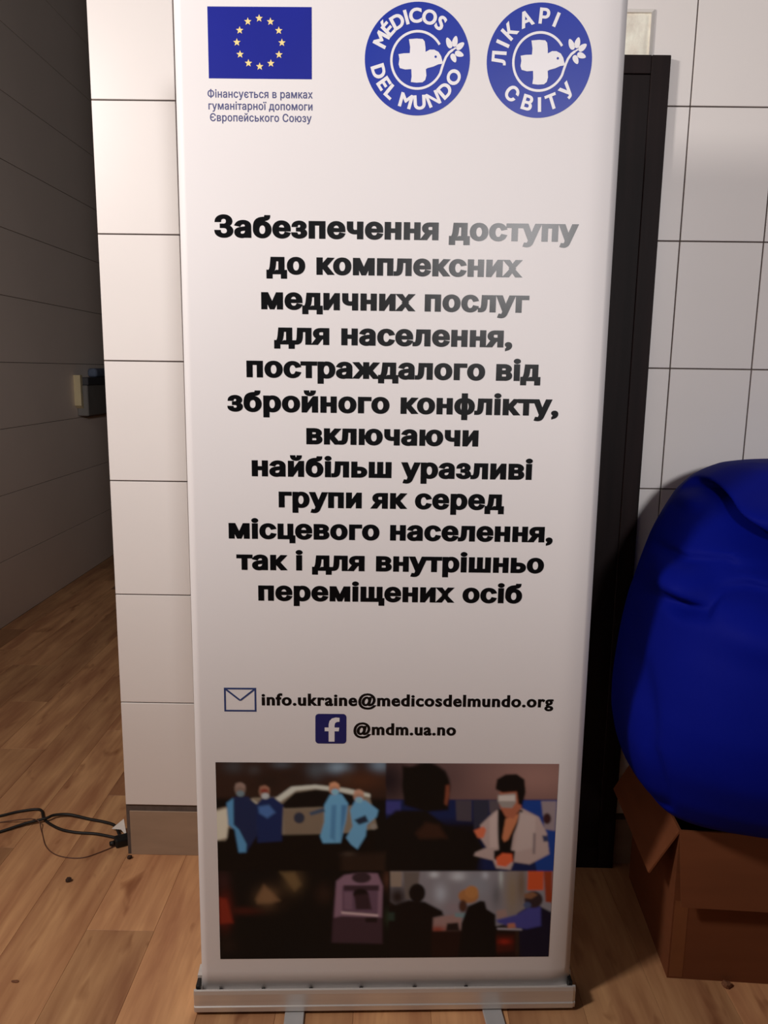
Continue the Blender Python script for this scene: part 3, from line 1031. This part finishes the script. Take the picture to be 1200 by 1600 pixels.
# ------------------------------------------------------------------ cardboard box under the bean bag
cb = tag(empty('cardboard_box', (0.660, 1.600, 0.0), -0.06), 'open brown cardboard box under the blue bean bag', 'box')
BW, BD, BH, TK = 0.56, 0.37, 0.375, 0.004
obj('side', box_mesh('side', 0, BW, 0, TK, 0, BH), MT['card'], cb)
obj('side', box_mesh('side', 0, BW, BD - TK, BD, 0, BH), MT['card'], cb)
obj('side', box_mesh('side', 0, TK, TK, BD - TK, 0, BH), MT['card'], cb)
obj('side', box_mesh('side', BW - TK, BW, TK, BD - TK, 0, BH), MT['card'], cb)
obj('bottom', box_mesh('bottom', TK, BW - TK, TK, BD - TK, 0.001, 0.005), MT['card'], cb)


def flap(p, q, d, name='flap'):
    """sheet of cardboard hinged on p-q, reaching along d"""
    p, q, d = Vector(p), Vector(q), Vector(d)
    nrm = (q - p).cross(d).normalized() * TK
    q2, p2 = q + d - (q - p) * 0.01, p + d + (q - p) * 0.01
    b = [p, q, q2, p2]
    V = b + [v + nrm for v in b]
    Fc = [(3, 2, 1, 0), (4, 5, 6, 7), (0, 1, 5, 4), (1, 2, 6, 5), (2, 3, 7, 6), (3, 0, 4, 7)]
    return obj(name, mesh_from(name, V, Fc), MT['card'], cb)


flap((-0.001, BD, BH), (-0.001, 0, BH), (-0.060, 0.0, -0.110))
flap((0.0, -0.001, BH), (BW, -0.001, BH), (0, -0.035, -0.165))
flap((BW + 0.001, 0, BH), (BW + 0.001, BD, BH), (0.06, 0, -0.11))
obj('tape', box_mesh('tape', 0.004, 0.034, -0.0006, -0.0001, 0.004, 0.20), MT['tape'], cb)

# ------------------------------------------------------------------ blue bean bag
bag = tag(empty('bean_bag', (1.10, 1.60, 0.375)), 'large blue nylon bean bag slumped on the cardboard box', 'bean bag')
prof_z = np.array([0.378, 0.383, 0.392, 0.41, 0.43, 0.46, 0.50, 0.554, 0.616, 0.675, 0.733, 0.805, 0.874, 0.944, 1.012, 1.068, 1.115, 1.140, 1.158, 1.172, 1.180, 1.184])
prof_l = np.array([0.86, 0.75, 0.675, 0.63, 0.60, 0.572, 0.544, 0.526, 0.512, 0.513, 0.522, 0.537, 0.554, 0.582, 0.613, 0.645, 0.675, 0.700, 0.735, 0.775, 0.82, 0.90])
NT, NZ = 220, 170
CXB, CYB = 1.10, 1.60


def seg_dist(px, pz, pts):
    P = np.array(pts, float)
    best = np.full(px.shape, 1e9)
    for (ax, az), (bx_, bz) in zip(P[:-1], P[1:]):
        L2 = (bx_ - ax) ** 2 + (bz - az) ** 2 + 1e-12
        t = np.clip(((px - ax) * (bx_ - ax) + (pz - az) * (bz - az)) / L2, 0, 1)
        best = np.minimum(best, np.hypot(px - ax - t * (bx_ - ax), pz - az - t * (bz - az)))
    return best


sarr = np.concatenate([[0], np.cumsum(np.hypot(np.diff(prof_z), np.diff(prof_l)))])
ss = np.linspace(0, sarr[-1], NZ)
zl = np.interp(ss, sarr, prof_z)
ll = np.interp(ss, sarr, prof_l)
kern = np.exp(-np.linspace(-2.6, 2.6, 13) ** 2)
kern /= kern.sum()
ll = np.convolve(np.pad(ll, 6, mode='edge'), kern, 'valid')
zl = np.convolve(np.pad(zl, 6, mode='edge'), kern, 'valid')
rx = CXB - (ll + 0.007)
th = np.linspace(0, 2 * math.pi, NT, endpoint=False)
TT, ZL = np.meshgrid(th, zl)
RX = np.repeat(rx[:, None], NT, 1)
ex = 0.76
cxs, sns = np.cos(TT), np.sin(TT)
yf = np.interp(zl, [0.378, 0.40, 0.44, 0.50, 0.58, 0.68, 0.80, 0.90, 0.98, 1.05, 1.12, 1.17, 1.184], [1.60, 1.53, 1.45, 1.39, 1.345, 1.335, 1.355, 1.40, 1.46, 1.54, 1.64, 1.73, 1.80])
yb = np.interp(zl, [0.378, 0.40, 0.44, 0.55, 0.80, 1.10, 1.17, 1.184], [1.80, 1.88, 1.93, 1.97, 1.99, 2.0, 1.96, 1.90])
yf = np.convolve(np.pad(yf, 6, mode='edge'), kern, 'valid')
yc = np.interp(zl, [0.378, 0.42, 0.60, 0.75, 0.90, 1.05, 1.13, 1.184], [1.72, 1.64, 1.66, 1.675, 1.71, 1.77, 1.81, 1.85])[:, None]
RY = np.where(sns < 0, yc - yf[:, None], np.maximum(yb[:, None] - yc, 0.03))
PX = CXB + RX * np.sign(cxs) * np.abs(cxs) ** ex
PY = yc + RY * np.sign(sns) * np.abs(sns) ** ex
PZ = ZL.copy()
front = np.clip(-sns * 2.2 + 0.35, 0, 1)
dep = np.zeros_like(PX)


def groove(pts, amp, sig, mirror=False):
    global dep
    d = seg_dist(PX, PZ, pts)
    dep += amp * np.exp(-(d / sig) ** 2)


# folded-over top, seam and wrinkles of the cover
groove([(0.668, 1.156), (0.696, 1.127), (0.722, 1.093), (0.745, 1.048), (0.775, 1.005), (0.85, 0.995), (1.0, 1.01), (1.3, 1.03)], 0.105, 0.020)
groove([(0.722, 1.050), (0.770, 1.010), (0.86, 1.005), (1.2, 1.02)], 0.085, 0.036)
groove([(0.711, 1.099), (0.647, 1.069), (0.601, 1.026), (0.565, 0.978), (0.545, 0.907), (0.535, 0.786), (0.545, 0.62), (0.60, 0.46)], 0.013, 0.011)
groove([(0.600, 0.905), (0.635, 0.912), (0.661, 0.950), (0.702, 0.960), (0.740, 0.952), (0.800, 0.925)], 0.040, 0.015)
groove([(0.600, 0.998), (0.635, 0.990), (0.680, 1.000)], 0.024, 0.011)
groove([(0.660, 0.975), (0.70, 0.992), (0.78, 0.985)], 0.026, 0.013)
dep -= 0.036 * np.exp(-((PX - 0.615) / 0.045) ** 2 - ((PZ - 0.950) / 0.04) ** 2)
dep -= 0.034 * np.exp(-((PX - 0.74) / 0.08) ** 2 - ((PZ - 0.885) / 0.05) ** 2)
dep -= 0.055 * np.exp(-((PX - 0.85) / 0.13) ** 2 - ((PZ - 1.09) / 0.035) ** 2)
dep *= front
# soft irregular lumps all round
dep += 0.006 * np.sin(3 * TT + 2.2 * np.sin(6 * PZ)) * np.sin(9 * PZ + 1.1) + 0.003 * np.sin(7 * TT + 11 * PZ)
scale_in = np.clip((ZL - 0.40) / 0.06, 0, 1)
dep *= scale_in
nxv, nyv = (PX - CXB), (PY - yc)
nl = np.hypot(nxv, nyv) + 1e-6
PX = PX - dep * nxv / nl
PY = PY - dep * nyv / nl
PY = np.minimum(PY, WALL_Y - 0.012)
V = [(float(x) - CXB, float(y) - CYB, float(z) - 0.375) for x, y, z in zip(PX.ravel(), PY.ravel(), PZ.ravel())]
Fc = []
for j in range(NZ - 1):
    for i in range(NT):
        i2 = (i + 1) % NT
        Fc.append((j * NT + i, j * NT + i2, (j + 1) * NT + i2, (j + 1) * NT + i))
V.append((0, 0, 0.003))
V.append((0, 0, float(zl[-1]) - 0.375 + 0.004))
for i in range(NT):
    i2 = (i + 1) % NT
    Fc.append((len(V) - 2, i2, i))
    Fc.append((len(V) - 1, (NZ - 1) * NT + i, (NZ - 1) * NT + i2))
cover = obj('cover', mesh_from('cover', V, Fc, True), MT['fabric'], bag)

# ------------------------------------------------------------------ cables, plug and scraps on the floor
CA = [(-1.42, 2.10), (-1.26, 2.176), (-1.194, 2.203), (-1.147, 2.229), (-1.088, 2.242), (-1.056, 2.197), (-1.029, 2.17), (-0.978, 2.138), (-0.924, 2.123), (-0.864, 2.118), (-0.797, 2.100)]
CB = [(-1.40, 1.99), (-1.212, 2.085), (-1.153, 2.119), (-1.094, 2.158), (-1.041, 2.18), (-1.023, 2.198), (-0.982, 2.21), (-0.912, 2.194), (-0.857, 2.179), (-0.821, 2.16), (-0.790, 2.11)]
CT = [(-1.40, 2.05), (-1.27, 2.135), (-1.182, 2.172), (-1.066, 2.162), (-1.032, 2.129), (-0.99, 2.06), (-0.948, 2.021), (-0.904, 2.005), (-0.859, 2.006), (-0.822, 2.031), (-0.785, 2.066)]
zA = [0.0045] * len(CA)
zB = [0.0045, 0.0045, 0.0045, 0.009, 0.0135, 0.0135, 0.009, 0.0045, 0.0045, 0.0045, 0.0045]
tag(obj('power_cable', tube_mesh('power_cable', [(x, y, z) for (x, y), z in zip(CA, zA)], 0.0042), MT['cable']),
    'black cable with a sharp kink, lying under the other on the floor', 'cable', 'black cables on the corridor floor')
tag(obj('power_cable', tube_mesh('power_cable', [(x, y, z) for (x, y), z in zip(CB, zB)], 0.0045), MT['cable']),
    'thicker black cable arching over the kinked one on the floor', 'cable', 'black cables on the corridor floor')
tag(obj('thin_wire', tube_mesh('thin_wire', [(x, y, z) for (x, y), z in zip(CT, [0.0018, 0.0018, 0.0018, 0.021, 0.0018, 0.0018, 0.0018, 0.0018, 0.0018, 0.0018, 0.0018])], 0.0016, 6), MT['wire']),
    'thin brown wire curling over the floor in front of the black cables', 'wire')
pg = tag(empty('power_plug', (-0.768, 2.076, 0.0), 0.5), 'black plug lying at the foot of the tiled corner', 'plug')
obj('body', box_mesh('body', -0.024, 0.020, -0.017, 0.017, 0.0, 0.026, 0.006, 2), MT['blackplastic'], pg)
obj('collar', tube_mesh('collar', [(-0.024, 0, 0.012), (-0.036, 0.004, 0.009)], 0.007, 10, 1), MT['cable'], pg)
for y in (-0.007, 0.007):
    obj('pin', tube_mesh('pin', [(0.020, y, 0.013), (0.036, y, 0.013)], 0.0022, 8, 1), MT['alu'], pg)
obj('lead', tube_mesh('lead', [(0.010, -0.014, 0.012), (0.026, -0.030, 0.008), (0.040, -0.050, 0.004)], 0.0022, 6, 4), MT['cable'], pg)
# folded paper scrap leaning on the cables
V = [(-0.824, 2.140, 0.008), (-0.781, 2.125, 0.050), (-0.764, 2.096, 0.012), (-0.788, 2.118, 0.020)]
V = V + [(x, y + 0.0012, z + 0.0006) for x, y, z in V]
Fc = [(0, 3, 1), (3, 2, 1), (4, 5, 7), (7, 5, 6), (0, 1, 5, 4), (1, 2, 6, 5), (2, 3, 7, 6), (3, 0, 4, 7)]
pa = mesh_from('paper_scrap', [(x + 0.80, y - 2.135, z) for x, y, z in V], Fc)
tag(obj('paper_scrap', pa, MT['paper'], None, (-0.80, 2.135, 0)), 'white folded paper corner resting on the black cables', 'paper')


def crumb(x, y, r, label, seed, flat=0.6, stretch=1.0, m='crumb'):
    bm = bmesh.new()
    bmesh.ops.create_icosphere(bm, subdivisions=2, radius=r)
    rg = random.Random(seed)
    for v in bm.verts:
        k_ = rg.uniform(0.72, 1.2)
        v.co = (v.co.x * k_ * stretch, v.co.y * k_, v.co.z * k_ * flat)
    zmin = min(v.co.z for v in bm.verts)
    for v in bm.verts:
        v.co.z -= zmin
    me_ = bpy.data.meshes.new('crumb')
    bm.to_mesh(me_)
    bm.free()
    return tag(obj('floor_crumb', me_, MT[m], None, (x, y, 0)), label, 'crumb')


crumb(-0.859, 1.904, 0.0085, 'dark crumb on the planks below the cables', 1)
crumb(-0.836, 1.549, 0.0042, 'thin brown splinter on the lowest left planks', 2, 0.35, 2.2, 'browncrumb')
crumb(0.787, 1.575, 0.010, 'brown crumb at the foot of the cardboard box', 3, 0.7, 1.0, 'browncrumb')
crumb(-0.727, 2.008, 0.007, 'tiny black crumb under the tiled corner', 4, 0.8)

# ------------------------------------------------------------------ rack on the dim corridor wall
rk = tag(empty('wall_rack', (LEFT_X, 5.10, 1.06)), 'grey wall rack with a cream end bracket on the dim corridor wall', 'rack')
obj('bracket', extrude_profile('bracket', [(0.0, 0.07), (0.035, 0.05), (0.035, 0.11), (0.025, 0.16), (0.035, 0.21), (0.035, 0.265), (0.0, 0.265)], 0.001, 0.045), MT['rackcream'], rk)
obj('body', box_mesh('body', 0.001, 0.075, 0.037, 0.80, 0.0, 0.20, 0.006), MT['rackgrey'], rk)
obj('tray', box_mesh('tray', 0.001, 0.082, 0.036, 0.80, 0.201, 0.25, 0.004), MT['rackdark'], rk)
V = []
cl = box_mesh('folded_cloth', 0.006, 0.072, 0.22, 0.62, 0.2505, 0.31, 0.02, 3)
tag(obj('folded_cloth', cl, MT['rackblue'], None, (LEFT_X, 5.10, 1.06)), 'blue-grey folded cloth lying on the corridor wall rack', 'cloth')
